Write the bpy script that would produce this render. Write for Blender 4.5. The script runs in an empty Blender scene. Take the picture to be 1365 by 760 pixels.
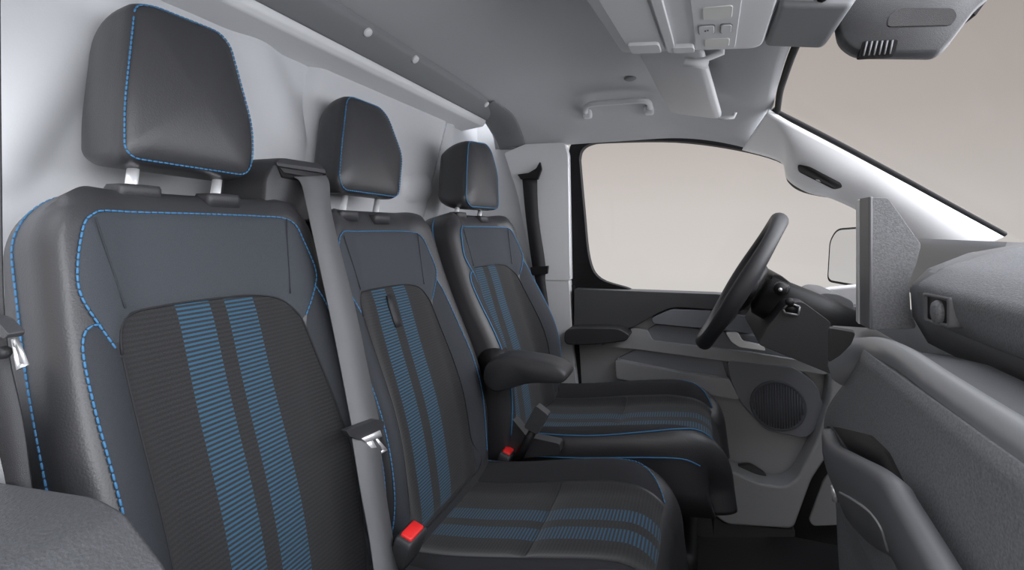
import bpy, bmesh, math, random
from mathutils import Vector, Matrix
from mathutils.geometry import delaunay_2d_cdt
from mathutils.bvhtree import BVHTree
random.seed(4)
SC = bpy.context.scene
COL = SC.collection

# ------------------------------------------------------------------ camera, sky, light, exposure
# X runs towards the bonnet, Y from the passenger door to the driver's door, Z up.
FOC, TH, HX, HY, EZ = 640.0, math.atan(247.5/640.0), 682.5, 307.0, 0.95
cam_data = bpy.data.cameras.new('camera')
cam = bpy.data.objects.new('camera', cam_data)
COL.objects.link(cam)
cam.location = (0, 0, EZ)
cam.rotation_euler = (math.pi/2, 0, TH)
cam_data.sensor_width = 36.0
cam_data.lens = 36.0*FOC/1365.0
cam_data.shift_y = -(380.0-HY)/1365.0
cam_data.clip_start = 0.01
SC.camera = cam
SC.view_settings.view_transform = 'Standard'
SC.view_settings.look = 'None'
SC.view_settings.exposure = 0.0
SC.view_settings.gamma = 1.0
SC.view_settings.use_curve_mapping = False
SC.cycles.use_denoising = True
SC.cycles.max_bounces = 10
SC.cycles.transparent_max_bounces = 12

def build_world():
    w = bpy.data.worlds.new('studio_sky'); SC.world = w; w.use_nodes = True
    nt = w.node_tree; nt.nodes.clear()
    tc = nt.nodes.new('ShaderNodeTexCoord'); sp = nt.nodes.new('ShaderNodeSeparateXYZ')
    nt.links.new(tc.outputs['Generated'], sp.inputs[0])
    r1 = nt.nodes.new('ShaderNodeValToRGB')          # elevation
    mr = nt.nodes.new('ShaderNodeMapRange'); mr.inputs['From Min'].default_value = -1; mr.inputs['From Max'].default_value = 1
    nt.links.new(sp.outputs['Z'], mr.inputs['Value']); nt.links.new(mr.outputs[0], r1.inputs[0])
    e = r1.color_ramp.elements
    e[0].position = 0.0; e[0].color = (1.0, 1.01, 1.04, 1)
    e[1].position = 1.0; e[1].color = (WZEN*.94, WZEN*.98, WZEN*1.06, 1)
    for p, c in ((.38, (.60, .59, .58)), (.46, (.64, .612, .585)), (.52, (.61, .577, .55)), (.60, (.485, .440, .413)), (.66, (.44, .397, .372)), (.74, (1.0, 1.0, 1.0))):
        el = r1.color_ramp.elements.new(p); el.color = (*c, 1)
    r2 = nt.nodes.new('ShaderNodeMapRange')          # the backdrop falls off a little towards the front
    r2.inputs['From Min'].default_value = 0.05; r2.inputs['From Max'].default_value = 0.62
    r2.inputs['To Min'].default_value = 1.03; r2.inputs['To Max'].default_value = 0.84
    nt.links.new(sp.outputs['X'], r2.inputs['Value'])
    r3 = nt.nodes.new('ShaderNodeMapRange')          # added glow on the unseen passenger side, brightens the cab
    r3.inputs['From Min'].default_value = -0.05; r3.inputs['From Max'].default_value = -0.75
    r3.inputs['To Min'].default_value = 1.0; r3.inputs['To Max'].default_value = WSIDE
    nt.links.new(sp.outputs['Y'], r3.inputs['Value'])
    r4 = nt.nodes.new('ShaderNodeMapRange')          # and added glow ahead of the bonnet, out of view
    r4.inputs['From Min'].default_value = 0.50; r4.inputs['From Max'].default_value = 0.85
    r4.inputs['To Min'].default_value = 0.0; r4.inputs['To Max'].default_value = WFRONT
    nt.links.new(sp.outputs['X'], r4.inputs['Value'])
    pr = nt.nodes.new('ShaderNodeMath'); pr.operation = 'MULTIPLY'
    nt.links.new(r2.outputs[0], pr.inputs[0]); nt.links.new(r3.outputs[0], pr.inputs[1])
    sc_n = nt.nodes.new('ShaderNodeVectorMath'); sc_n.operation = 'SCALE'
    nt.links.new(r1.outputs[0], sc_n.inputs[0]); nt.links.new(pr.outputs[0], sc_n.inputs['Scale'])
    cool = nt.nodes.new('ShaderNodeVectorMath'); cool.operation = 'SCALE'; cool.inputs[0].default_value = (.95, .98, 1.04)
    nt.links.new(r4.outputs[0], cool.inputs['Scale'])
    mx = nt.nodes.new('ShaderNodeVectorMath'); mx.operation = 'ADD'
    nt.links.new(sc_n.outputs[0], mx.inputs[0]); nt.links.new(cool.outputs[0], mx.inputs[1])
    bg = nt.nodes.new('ShaderNodeBackground'); out = nt.nodes.new('ShaderNodeOutputWorld')
    nt.links.new(mx.outputs[0], bg.inputs['Color']); bg.inputs['Strength'].default_value = 1.0
    nt.links.new(bg.outputs[0], out.inputs['Surface'])
WZEN, WSIDE, WFRONT = 3.6, 1.6, 5.6
build_world()

def sun(name, direction, strength, angle):
    d = bpy.data.lights.new(name, 'SUN'); d.energy = strength; d.color = (.95, .98, 1.0); d.angle = math.radians(angle)
    o = bpy.data.objects.new(name, d); COL.objects.link(o)
    o.rotation_euler = Vector(direction).to_track_quat('-Z', 'Y').to_euler()
    o.location = (0, -1, 3)
sun('key_light', (-.80, .34, -.45), 1.0, 40)       # soft key over the bonnet, from the passenger side
sun('side_light', (-.45, .75, -.42), .15, 60)        # soft light through the open passenger side

# ------------------------------------------------------------------ helpers
FWD = (-math.sin(TH), math.cos(TH)); RGT = (math.cos(TH), math.sin(TH))
def U(px, py, X=None, Y=None, Z=None):
    """a measured point of the photograph on the plane X=, Y= or Z="""
    a = (px-HX)/FOC; b = (HY-py)/FOC
    d = (FWD[0]+a*RGT[0], FWD[1]+a*RGT[1], b)
    t = X/d[0] if X is not None else Y/d[1] if Y is not None else (Z-EZ)/d[2]
    return Vector((t*d[0], t*d[1], EZ+t*d[2]))

def UP(px, py, p0, n):
    """a measured point on the plane through p0 with normal n"""
    a = (px-HX)/FOC; b = (HY-py)/FOC
    d = Vector((FWD[0]+a*RGT[0], FWD[1]+a*RGT[1], b)); o = Vector((0, 0, EZ)); n = Vector(n)
    return o+d*((Vector(p0)-o).dot(n)/d.dot(n))
def sstep(a, b, x):
    t = max(0.0, min(1.0, (x-a)/(b-a))); return t*t*(3-2*t)
def lerp(a, b, t): return a+(b-a)*t

def setp(o, label=None, cat=None, group=None, kind=None):
    if label: o['label'] = label
    if cat: o['category'] = cat
    if group: o['group'] = group
    if kind: o['kind'] = kind
    return o
def thing(name, loc, label, cat, group=None):
    o = bpy.data.objects.new(name, None); COL.objects.link(o); o.location = loc; o.empty_display_size = .05
    return setp(o, label, cat, group)
def structure(name, loc, label, cat='car interior'):
    o = bpy.data.objects.new(name, None); COL.objects.link(o); o.location = loc; o.empty_display_size = .05
    return setp(o, label, cat, None, 'structure')

def mesh_obj(name, verts, faces, m, parent=None, smooth=True, uvs=None, bevel=0, seg=3, subsurf=0, recalc=True):
    me = bpy.data.meshes.new(name)
    me.from_pydata([tuple(v) for v in verts], [], faces)
    if recalc:
        bm = bmesh.new(); bm.from_mesh(me); bmesh.ops.recalc_face_normals(bm, faces=bm.faces); bm.to_mesh(me); bm.free()
    if uvs:
        l = me.uv_layers.new(name='UVMap')
        for lp in me.loops: l.data[lp.index].uv = uvs[lp.vertex_index]
    for p in me.polygons: p.use_smooth = smooth
    me.materials.append(m)
    o = bpy.data.objects.new(name, me); COL.objects.link(o)
    if parent:
        o.parent = parent
        top = parent
        off = Vector((0, 0, 0))
        while top: off += top.location; top = top.parent
        me.transform(Matrix.Translation(-off))
    if bevel:
        b = o.modifiers.new('bevel', 'BEVEL'); b.width = bevel; b.segments = seg; b.limit_method = 'ANGLE'
        b.angle_limit = math.radians(28); b.harden_normals = True; b.use_clamp_overlap = True
    if subsurf:
        s = o.modifiers.new('sub', 'SUBSURF'); s.levels = subsurf; s.render_levels = subsurf
    return o

class MB:
    """collects the shapes of ONE part"""
    def __init__(s): s.v = []; s.f = []
    def add(s, v, f):
        n = len(s.v); s.v += [Vector(q) for q in v]; s.f += [tuple(i+n for i in q) for q in f]; return s
    def box(s, c, d, rot=None):
        q = [Vector((x*d[0]/2, y*d[1]/2, z*d[2]/2)) for x in (-1, 1) for y in (-1, 1) for z in (-1, 1)]
        if rot: q = [rot @ p for p in q]
        return s.add([p+Vector(c) for p in q], [(0,1,3,2),(4,6,7,5),(0,4,5,1),(2,3,7,6),(0,2,6,4),(1,5,7,3)])
    def hexa(s, a, b):      # two quads
        return s.add(list(a)+list(b), [(0,1,2,3),(7,6,5,4)]+[(i,(i+1)%4,(i+1)%4+4,i+4) for i in range(4)])
    def prism(s, poly, d):  # poly of 3D points pushed by vector d
        n = len(poly); d = Vector(d); p = [Vector(q) for q in poly]
        return s.add(p+[q+d for q in p], [tuple(range(n)), tuple(range(2*n-1, n-1, -1))]+[(i,(i+1)%n,(i+1)%n+n,i+n) for i in range(n)])
    def loft(s, rows, closed=True, cap=True):
        n = len(rows[0]); v = [q for r in rows for q in r]; f = []
        for i in range(len(rows)-1):
            for j in range(n if closed else n-1):
                k = (j+1) % n
                f.append((i*n+j, i*n+k, (i+1)*n+k, (i+1)*n+j))
        if cap: f += [tuple(range(n)), tuple(range((len(rows)-1)*n, len(rows)*n))]
        return s.add(v, f)
    def tube(s, pts, r, sides=8, closed=False):
        pts = [Vector(p) for p in pts]; rows = []; n = len(pts); up = None
        for i, p in enumerate(pts):
            a = pts[i-1] if (i or closed) else p; b = pts[(i+1) % n] if (i < n-1 or closed) else p
            t = (b-a).normalized()
            if up is None: up = t.orthogonal()
            up = (up-t*up.dot(t)).normalized(); w = t.cross(up)
            rr = r[i] if isinstance(r, (list, tuple)) else r
            rows.append([p+(up*math.cos(q)+w*math.sin(q))*rr for q in (2*math.pi*k/sides for k in range(sides))])
        if closed: rows.append(rows[0])
        return s.loft(rows, True, not closed)
    def ribbon(s, pts, width, thick):   # width: list of vectors
        rows = []; n = len(pts)
        for i, p in enumerate(pts):
            t = (Vector(pts[min(i+1, n-1)])-Vector(pts[max(i-1, 0)])).normalized(); w = Vector(width[i] if isinstance(width, list) else width)
            nn = t.cross(w).normalized()*thick/2; p = Vector(p)
            rows.append([p-w/2+nn, p+w/2+nn, p+w/2-nn, p-w/2-nn])
        return s.loft(rows)
    def build(s, name, m, parent=None, **k): return mesh_obj(name, s.v, s.f, m, parent, **k)

def rounded(poly, r, seg=5):
    """2D or 3D polygon with its corners rounded (r: a number or one per corner)"""
    out = []; n = len(poly); P = [Vector(p) for p in poly]
    for i in range(n):
        rr = r[i] if isinstance(r, (list, tuple)) else r
        p, a, b = P[i], P[i-1], P[(i+1) % n]
        if rr <= 0: out.append(p); continue
        la, lb = (a-p).length, (b-p).length
        k = min(rr, la*.48, lb*.48)
        q0 = p+(a-p)/la*k; q1 = p+(b-p)/lb*k
        for j in range(seg+1):
            t = j/seg; out.append(q0*(1-t)**2+p*2*t*(1-t)+q1*t*t)
    return out
def smooth_line(pts, n=6, closed=False):
    """Catmull-Rom through the points"""
    P = [Vector(p) for p in pts]; N = len(P); out = []
    for i in range(N if closed else N-1):
        g = (lambda k: P[k % N]) if closed else (lambda k: P[max(0, min(N-1, k))])
        p0, p1, p2, p3 = g(i-1), g(i), g(i+1), g(i+2)
        for j in range(n):
            t = j/n
            out.append(.5*((2*p1)+(p2-p0)*t+(2*p0-5*p1+4*p2-p3)*t*t+(3*p1-p0-3*p2+p3)*t**3))
    if not closed: out.append(P[-1])
    return out
def resample(pts, step):
    P = [Vector(p) for p in pts]; out = [P[0]]; acc = 0
    for a, b in zip(P, P[1:]):
        L = (b-a).length; pos = step-acc
        while pos <= L and L > 0:
            out.append(a.lerp(b, pos/L)); pos += step
        acc = (acc+L) % step
    return out
def seg_dist(p, a, b):
    ab = b-a; L = ab.length_squared
    t = max(0, min(1, (p-a).dot(ab)/L)) if L else 0
    return (p-(a+ab*t)).length
def inside(p, poly):
    c = False; n = len(poly)
    for i in range(n):
        a, b = poly[i], poly[i-1]
        if (a[1] > p[1]) != (b[1] > p[1]) and p[0] < (b[0]-a[0])*(p[1]-a[1])/(b[1]-a[1])+a[0]: c = not c
    return c

def camera_hit(o, px, py, gap=0.0):
    """where a measured line of sight meets an object already built"""
    p = o; off = Vector((0, 0, 0))
    while p: off += p.location; p = p.parent
    t = BVHTree.FromPolygons([v.co+off for v in o.data.vertices], [tuple(p.vertices) for p in o.data.polygons])
    a = (px-HX)/FOC; b = (HY-py)/FOC
    h = t.ray_cast(Vector((0, 0, EZ)), Vector((FWD[0]+a*RGT[0], FWD[1]+a*RGT[1], b)).normalized())[0]
    return h-(h-Vector((0, 0, EZ))).normalized()*gap if h else None

# ------------------------------------------------------------------ materials
def nodes(name):
    m = bpy.data.materials.new(name); m.use_nodes = True; nt = m.node_tree; b = nt.nodes['Principled BSDF']; return m, nt, b
def mat(name, c, rough=.5, metal=0, grain=0, gscale=900, spec=.5, mottle=0, coat=0):
    m, nt, b = nodes(name)
    b.inputs['Base Color'].default_value = (*c, 1); b.inputs['Roughness'].default_value = rough; b.inputs['Metallic'].default_value = metal
    b.inputs['Specular IOR Level'].default_value = spec; b.inputs['Coat Weight'].default_value = coat
    if grain or mottle:
        tc = nt.nodes.new('ShaderNodeTexCoord'); nz = nt.nodes.new('ShaderNodeTexNoise')
        nz.inputs['Scale'].default_value = gscale; nz.inputs['Detail'].default_value = 3
        nt.links.new(tc.outputs['Object'], nz.inputs['Vector'])
        if grain:
            bp = nt.nodes.new('ShaderNodeBump'); bp.inputs['Strength'].default_value = grain; bp.inputs['Distance'].default_value = .001
            nt.links.new(nz.outputs['Fac'], bp.inputs['Height']); nt.links.new(bp.outputs[0], b.inputs['Normal'])
        if mottle:
            cr = nt.nodes.new('ShaderNodeValToRGB'); e = cr.color_ramp.elements
            e[0].position = .3; e[1].position = .7
            e[0].color = (*[q*(1-mottle) for q in c], 1); e[1].color = (*[q*(1+mottle) for q in c], 1)
            nt.links.new(nz.outputs['Fac'], cr.inputs[0]); nt.links.new(cr.outputs[0], b.inputs['Base Color'])
    return m
def math_node(nt, op, a, b=None, c=None):
    n = nt.nodes.new('ShaderNodeMath'); n.operation = op
    for i, q in enumerate((a, b, c)):
        if q is None: continue
        if isinstance(q, (int, float)): n.inputs[i].default_value = q
        else: nt.links.new(q, n.inputs[i])
    return n.outputs[0]
def stripe_fabric(name, c0, half_gap, width, period, slope=0.0, base=(.021, .021, .0225), blue=(.025, .078, .132)):
    """ribbed dark cloth with two bands of blue lines; UV is in metres on the seat"""
    m, nt, b = nodes(name)
    uv = nt.nodes.new('ShaderNodeUVMap'); sp = nt.nodes.new('ShaderNodeSeparateXYZ'); nt.links.new(uv.outputs[0], sp.inputs[0])
    u = math_node(nt, 'SUBTRACT', sp.outputs['X'], c0)
    if slope: u = math_node(nt, 'SUBTRACT', u, math_node(nt, 'MULTIPLY', sp.outputs['Y'], slope))
    au = math_node(nt, 'ABSOLUTE', u)
    band = math_node(nt, 'MULTIPLY', math_node(nt, 'GREATER_THAN', au, half_gap), math_node(nt, 'LESS_THAN', au, half_gap+width))
    ph = math_node(nt, 'FRACT', math_node(nt, 'DIVIDE', sp.outputs['Y'], period))
    rib = math_node(nt, 'ABSOLUTE', math_node(nt, 'SUBTRACT', ph, .5))            # 0 .. .5
    line = nt.nodes.new('ShaderNodeMapRange'); line.inputs['From Min'].default_value = .20; line.inputs['From Max'].default_value = .30
    nt.links.new(rib, line.inputs['Value'])
    fac = math_node(nt, 'MULTIPLY', band, line.outputs[0])
    nz = nt.nodes.new('ShaderNodeTexNoise'); nz.inputs['Scale'].default_value = 700
    nt.links.new(uv.outputs[0], nz.inputs['Vector'])
    cr = nt.nodes.new('ShaderNodeValToRGB'); e = cr.color_ramp.elements; e[0].position = .3; e[1].position = .7
    e[0].color = (*[q*.7 for q in base], 1); e[1].color = (*[q*1.35 for q in base], 1)
    nt.links.new(nz.outputs['Fac'], cr.inputs[0])
    dk = nt.nodes.new('ShaderNodeMix'); dk.data_type = 'RGBA'                     # the ribs of the plain cloth
    nt.links.new(math_node(nt, 'MULTIPLY', line.outputs[0], .45), dk.inputs[0]); nt.links.new(cr.outputs[0], dk.inputs[6]); dk.inputs[7].default_value = (*[q*.45 for q in base], 1)
    mx = nt.nodes.new('ShaderNodeMix'); mx.data_type = 'RGBA'
    nt.links.new(fac, mx.inputs[0]); nt.links.new(dk.outputs[2], mx.inputs[6]); mx.inputs[7].default_value = (*blue, 1)
    nt.links.new(mx.outputs[2], b.inputs['Base Color'])
    bp = nt.nodes.new('ShaderNodeBump'); bp.inputs['Strength'].default_value = .35; bp.inputs['Distance'].default_value = .001
    nt.links.new(rib, bp.inputs['Height']); nt.links.new(bp.outputs[0], b.inputs['Normal'])
    b.inputs['Roughness'].default_value = .85; b.inputs['Specular IOR Level'].default_value = .25
    b.inputs['Sheen Weight'].default_value = .15
    return m
def glass(name, tint=(.985, .98, .98)):
    m = bpy.data.materials.new(name); m.use_nodes = True; nt = m.node_tree; nt.nodes.clear()
    out = nt.nodes.new('ShaderNodeOutputMaterial'); tr = nt.nodes.new('ShaderNodeBsdfTransparent'); gl = nt.nodes.new('ShaderNodeBsdfGlossy')
    mx = nt.nodes.new('ShaderNodeMixShader'); mx.inputs[0].default_value = .006
    tr.inputs[0].default_value = (*tint, 1); gl.inputs['Roughness'].default_value = .02
    nt.links.new(tr.outputs[0], mx.inputs[1]); nt.links.new(gl.outputs[0], mx.inputs[2]); nt.links.new(mx.outputs[0], out.inputs[0]); return m

M = dict(
    leather=mat('dark_leatherette', (.034, .034, .037), .40, grain=.25, gscale=500, spec=.5),
    yoke=mat('slate_cloth', (.044, .049, .057), .8, grain=.4, gscale=1400, mottle=.18, spec=.3),
    side=mat('slate_side_cloth', (.031, .034, .040), .8, grain=.4, gscale=1400, mottle=.18, spec=.3),
    plain=mat('dark_seat_cloth', (.026, .026, .029), .85, grain=.4, gscale=1400, mottle=.2, spec=.25),
    blue=mat('blue_thread', (.038, .145, .285), .65),
    seam=mat('seam_shadow_thread', (.012, .012, .014), .8),
    chrome=mat('bright_steel', (.88, .88, .90), .32, .6),
    black=mat('black_plastic', (.012, .012, .013), .5, grain=.2, spec=.35),
    soft=mat('charcoal_plastic', (.030, .030, .033), .5, grain=.35, gscale=600),
    pad=mat('grained_grey_vinyl', (.046, .047, .051), .55, grain=.6, gscale=420, mottle=.12),
    dash=mat('grained_dash_plastic', (.175, .178, .187), .6, grain=.6, gscale=520, mottle=.22),
    dashsmooth=mat('smooth_dash_plastic', (.15, .152, .16), .42),
    silver=mat('satin_silver_trim', (.30, .305, .315), .38, .35),
    door=mat('door_grey_plastic', (.38, .384, .395), .55, grain=.2, gscale=700),
    doordk=mat('door_dark_plastic', (.062, .063, .067), .55, grain=.3, gscale=700),
    grille=mat('speaker_cloth', (.115, .122, .145), .7, grain=.3, gscale=900),
    doormid=mat('door_mid_plastic', (.22, .228, .255), .6, grain=.2, gscale=700),
    light=mat('light_grey_trim', (.64, .645, .66), .5, grain=.1, gscale=700),
    pillar=mat('pale_pillar_trim', (.74, .745, .76), .42),
    bulk=mat('bulkhead_panel', (.50, .507, .525), .55, grain=.08, gscale=300),
    head=mat('headliner_cloth', (.54, .545, .56), .9, grain=.2, gscale=900),
    rail=mat('rail_grey', (.19, .195, .205), .6),
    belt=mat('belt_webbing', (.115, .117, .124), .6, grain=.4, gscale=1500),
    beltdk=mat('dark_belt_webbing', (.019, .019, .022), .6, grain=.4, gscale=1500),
    red=mat('red_button', (.75, .02, .02), .4),
    carpet=mat('black_carpet', (.006, .006, .007), .95, grain=.5, gscale=800),
    rubber=mat('black_rubber', (.008, .008, .009), .7, spec=.2),
    mirror=mat('mirror_glass', (.82, .84, .86), .08, 1),
    screen=mat('screen_glass', (.02, .02, .022), .12, spec=.6),
    glass=glass('window_glass'),
    icon=mat('printed_icon', (.10, .10, .11), .6),
    hous=mat('housing_plastic', (.070, .072, .077), .5, grain=.4, gscale=600),
    lens=mat('lamp_lens', (.62, .62, .60), .35),
)

# ------------------------------------------------------------------ the setting
def quad_grid(fn, nu, nv):
    v = [fn(i/nu, j/nv) for i in range(nu+1) for j in range(nv+1)]
    f = [(i*(nv+1)+j, (i+1)*(nv+1)+j, (i+1)*(nv+1)+j+1, i*(nv+1)+j+1) for i in range(nu) for j in range(nv)]
    return v, f
def solidify(o, t, off=1):
    s = o.modifiers.new('solid', 'SOLIDIFY'); s.thickness = t; s.offset = off; return o

fl = MB().box((0, .90, -.02), (1.76, 1.72, .04)).build('floor', M['carpet']); setp(fl, 'black carpeted cab floor', 'floor', kind='structure')

# bulkhead behind the seats: pressed panel with a raised field, diagonal ribs and a small oblong emboss
XB = -.80
def bulk_px(lst): return [(lambda q: Vector((q.y, q.z)))(U(x, y, X=XB)) for x, y in lst]
FIELD = rounded(bulk_px([(395, 330), (404, 110), (425, 60), (572, 112), (586, 150), (545, 320)]), [.02, .08, .06, .06, .05, .02], 5)
RIBS = [(bulk_px([(-20, 215), (125, 5)]), .030, .020), (bulk_px([(318, 30), (395, 215)]), .035, .016), (bulk_px([(600, 120), (565, 300)]), .028, .016), (bulk_px([(150, 10), (330, 35)]), .03, .010)]
PILL = bulk_px([(532, 252), (552, 252)])
def bulk_pt(u, v):
    y = lerp(-.05, 1.72, u); z = lerp(0, 1.40, v); p = Vector((y, z)); h = 0
    dmin = min(seg_dist(p, FIELD[i], FIELD[i-1]) for i in range(len(FIELD)))
    sd = dmin if inside(p, FIELD) else -dmin
    h += .016*sstep(-.015, .015, sd)-.002*math.exp(-((sd+.018)/.012)**2)
    for (a, b), w, a_ in RIBS: h += a_*math.exp(-(seg_dist(p, a, b)/w)**2)
    h += .010*sstep(.034, .022, seg_dist(p, PILL[0], PILL[1]))
    h -= .05*sstep(1.15, 1.40, z)*0
    return (XB+h, y, z)
v, f = quad_grid(bulk_pt, 200, 160)
o = solidify(mesh_obj('wall_rear', v, f, M['bulk']), .02, -1); setp(o, 'pale grey pressed bulkhead panel behind the seats', 'wall', kind='structure')

# headliner: one vaulted skin that comes down to the tops of the door windows
def ceil_z(x): return 1.384+.006*sstep(-.62, -.40, x)-.020*sstep(-.35, -.05, x)-.092*sstep(-.12, .18, x)
XR, XF = -.70, .175
def front_x(y): return XF-.022+.03*(abs(y-.90)/.5)**1.5 if abs(y-.9) < .5 else XF+.008
def wintop(x):      # top of the driver's window frame
    return 1.250-.085*max(0, (x+.12)/.35)**2
def ceil_pt(u, v):
    y = lerp(.16, 1.64, v)
    x = lerp(XR, front_x(y), u)
    zc = ceil_z(x); q = abs(y-.90)/.74; ze = wintop(x)
    k = max(0, (q-.52)/.48)
    return (x, y, ze+(zc-ze)*(1-k**2.4)**(1/1.7) if k < 1 else ze)
v, f = quad_grid(ceil_pt, 50, 90)
o = solidify(mesh_obj('ceiling', v, f, M['head']), .015, 1); setp(o, 'light grey cloth headliner over the cab', 'ceiling', kind='structure')
# the solidify must thicken upwards
for p in o.data.polygons[:1]:
    if p.normal.z < 0: o.modifiers['solid'].offset = -1

# rail along the top of the bulkhead, with three screw caps
r_ = structure('trim_1', (-.68, .9, 1.36), 'grey rail along the top of the bulkhead')
rail = MB(); prof = [(-.80, 1.345), (-.80, 1.392), (-.634, 1.392), (-.640, 1.370), (-.662, 1.348), (-.69, 1.335)]
rail.prism([(x, .05, z) for x, z in prof], (0, 1.50, 0)); rail.build('rail_body', M['rail'], r_, bevel=.006)
lip = MB().prism([(-.80, .05, 1.335), (-.688, .05, 1.335), (-.690, .05, 1.322), (-.70, .05, 1.312), (-.80, .05, 1.300)], (0, 1.48, 0)); lip.build('rail_lip', M['light'], r_, bevel=.004)
for px, py in ((490, 43), (553, 79), (648, 139)):
    n = Vector((.707, 0, -.707)); q = UP(px, py, (-.6505, 0, 1.3595), n)
    c = MB(); e1 = Vector((0, 1, 0)); e2 = n.cross(e1)
    c.loft([[q+n*h+(e1*math.cos(a)+e2*math.sin(a))*r for a in (2*math.pi*k/20 for k in range(20))] for h, r in ((-.006, .010), (.0035, .010), (.005, .007))])
    c.build('screw_cap', M['light'], r_)

for L in (((456, 55), (546, 101), (550, 110), (458, 68)), ((562, 108), (600, 128), (604, 136), (564, 116))):
    MB().prism(rounded([U(x, y, X=-.692) for x, y in L], .004, 3), (-.02, 0, 0)).build('lip_recess', M['bulk'], r_, bevel=.002)
# right-hand shell behind the driver's door: rear quarter, B-pillar
o = MB().box((-.64, 1.692, .69), (.34, .08, 1.38)).build('wall_right', M['light'], bevel=.01); setp(o, 'pale side panel between bulkhead and driver side pillar', 'wall', kind='structure')
bp_ = structure('trim_2', (-.45, 1.62, 0), 'pale door pillar trim beside the driver seat')
YP = 1.625
up = [U(x, y, Y=YP) for x, y in ((672, 204), (700, 192), (752, 190), (757, 205), (760, 374), (712, 374), (704, 330), (690, 260))]
MB().prism(rounded(up, .008, 3), (0, .06, 0)).build('upper_trim', M['pillar'], bp_, bevel=.006)
lo = [U(x, y, Y=YP+.003) for x, y in ((705, 374), (759, 374), (764, 470), (790, 700), (700, 700), (700, 480))]
MB().prism(lo, (0, .06, 0)).build('lower_trim', M['light'], bp_, bevel=.004)
cv = smooth_line([U(x, y, Y=1.655) for x, y in ((640, 196), (662, 230), (680, 270), (694, 330), (700, 420), (702, 560))], 5)
rows = [[p+Vector((-.03, .0, 0)), p, p+Vector((.004, .03, 0)), p+Vector((-.03, .03, 0))] for p in cv]
MB().loft(rows).build('pillar_flange', M['light'], bp_, bevel=.003)
# driver's side A-pillar cover and the header strip over the window, one swept pale skin
WT = [(770, 186, 1.64), (850, 181, 1.64), (930, 186, 1.64), (990, 197, 1.635), (1040, 213, 1.63)]
ap = structure('trim_3', (.4, 1.55, 1.1), 'pale windscreen pillar cover on the driver side')
topc = smooth_line([U(1024, 148, Y=1.425), U(1034, 154, Y=1.432), U(1062, 168, Y=1.455), U(1120, 198, Y=1.50), U(1190, 236, Y=1.55), U(1262, 276, Y=1.585), U(1335, 316, Y=1.62)], 6)
botc = smooth_line([U(990, 198, Y=1.635), U(1042, 214, Y=1.63), U(1052, 238, Y=1.625), U(1078, 255, Y=1.62), U(1112, 264, Y=1.62), U(1165, 292, Y=1.62), U(1240, 352, Y=1.64)], 6)
rows = []
for i, (a, b) in enumerate(zip(topc, botc)):
    rows.append([lerp(a, b, t)+Vector((0, -.028*sstep(0, 10, i)*math.sin(math.pi*t), 0)) for t in [k/12 for k in range(13)]])
vv = [p for r in rows for p in r]; n = 13
ff = [(i*n+j, i*n+j+1, (i+1)*n+j+1, (i+1)*n+j) for i in range(len(rows)-1) for j in range(n-1)]
solidify(mesh_obj('pillar_cover', vv, ff, M['pillar'], ap), .012, 0)
# slot of the pillar grab handle
pcov = COL.objects['pillar_cover']
pv = [v.co+ap.location for v in pcov.data.vertices]; pbv = BVHTree.FromPolygons(pv, [tuple(p.vertices) for p in pcov.data.polygons])
def on_pillar(px, py, g):
    a = (px-HX)/FOC; b = (HY-py)/FOC; d = Vector((FWD[0]+a*RGT[0], FWD[1]+a*RGT[1], b)).normalized(); o = Vector((0, 0, EZ))
    h = pbv.ray_cast(o, d)
    return (h[0] if h[0] else U(px, py, Y=1.57))-d*g
sl = rounded([Vector(q) for q in ((1063, 219), (1079, 222), (1121, 244), (1123, 250), (1112, 253), (1064, 229))], 4, 3)
MB().loft([[on_pillar(p.x, p.y, .016) for p in sl], [on_pillar(p.x, p.y, -.006) for p in sl]]).build('grip_slot', M['black'], ap)
# black weather strip outside the pillar along the windscreen
MB().tube([p+Vector((.012, .012, .006)) for p in topc], .007, 6).build('screen_seal', M['rubber'], ap)

# windscreen pane and driver's window pane
ws = MB().prism([(.175, .06, 1.300), (.175, 1.44, 1.300), (.80, 1.66, .915), (.80, .02, .915)], (.003, 0, .005)).build('window_2', M['glass'], smooth=False); setp(ws, 'clear windscreen pane', 'window', kind='structure')
WIN = [(768, 205), (778, 189), (900, 183), (990, 195), (1060, 216), (1120, 260), (1300, 330), (1290, 400), (955, 398), (830, 390), (795, 375), (784, 345)]
pane = MB().prism(rounded([U(x, y, Y=1.70) for x, y in WIN], .012, 3), (0, .004, 0)).build('window_1', M['glass'], smooth=False); setp(pane, "clear driver's door window pane", 'window', kind='structure')

hs = smooth_line([(front_x(y)+.010, y, 1.283) for y in (.2, .5, .8, 1.0, 1.2, 1.33)]+[U(1030, 150, Y=1.435)+Vector((.012, .01, .0))], 5)
MB().tube(hs, .0075, 8).build('header_seal', M['rubber'], ap)
o = MB().prism(rounded([U(x, y, Y=1.695) for x, y in ((1078, 694), (1098, 640), (1120, 612), (1140, 612), (1140, 700), (1084, 702))], .012, 4), (0, .016, 0)).build('trim_6', M['door'], bevel=.004); setp(o, 'small grey trim low in the footwell beyond the driver door', 'trim', kind='structure')
# front bulkhead low in the footwell
o = MB().box((.86, .90, .40), (.04, 1.68, .82)).build('wall_front', M['carpet']); setp(o, 'dark front wall of the footwell', 'wall', kind='structure')
o = MB().box((.56, 1.712, .36), (.74, .02, .72)).build('trim_4', M['doordk']); setp(o, 'dark kick panel ahead of the driver door', 'trim', kind='structure')

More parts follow.
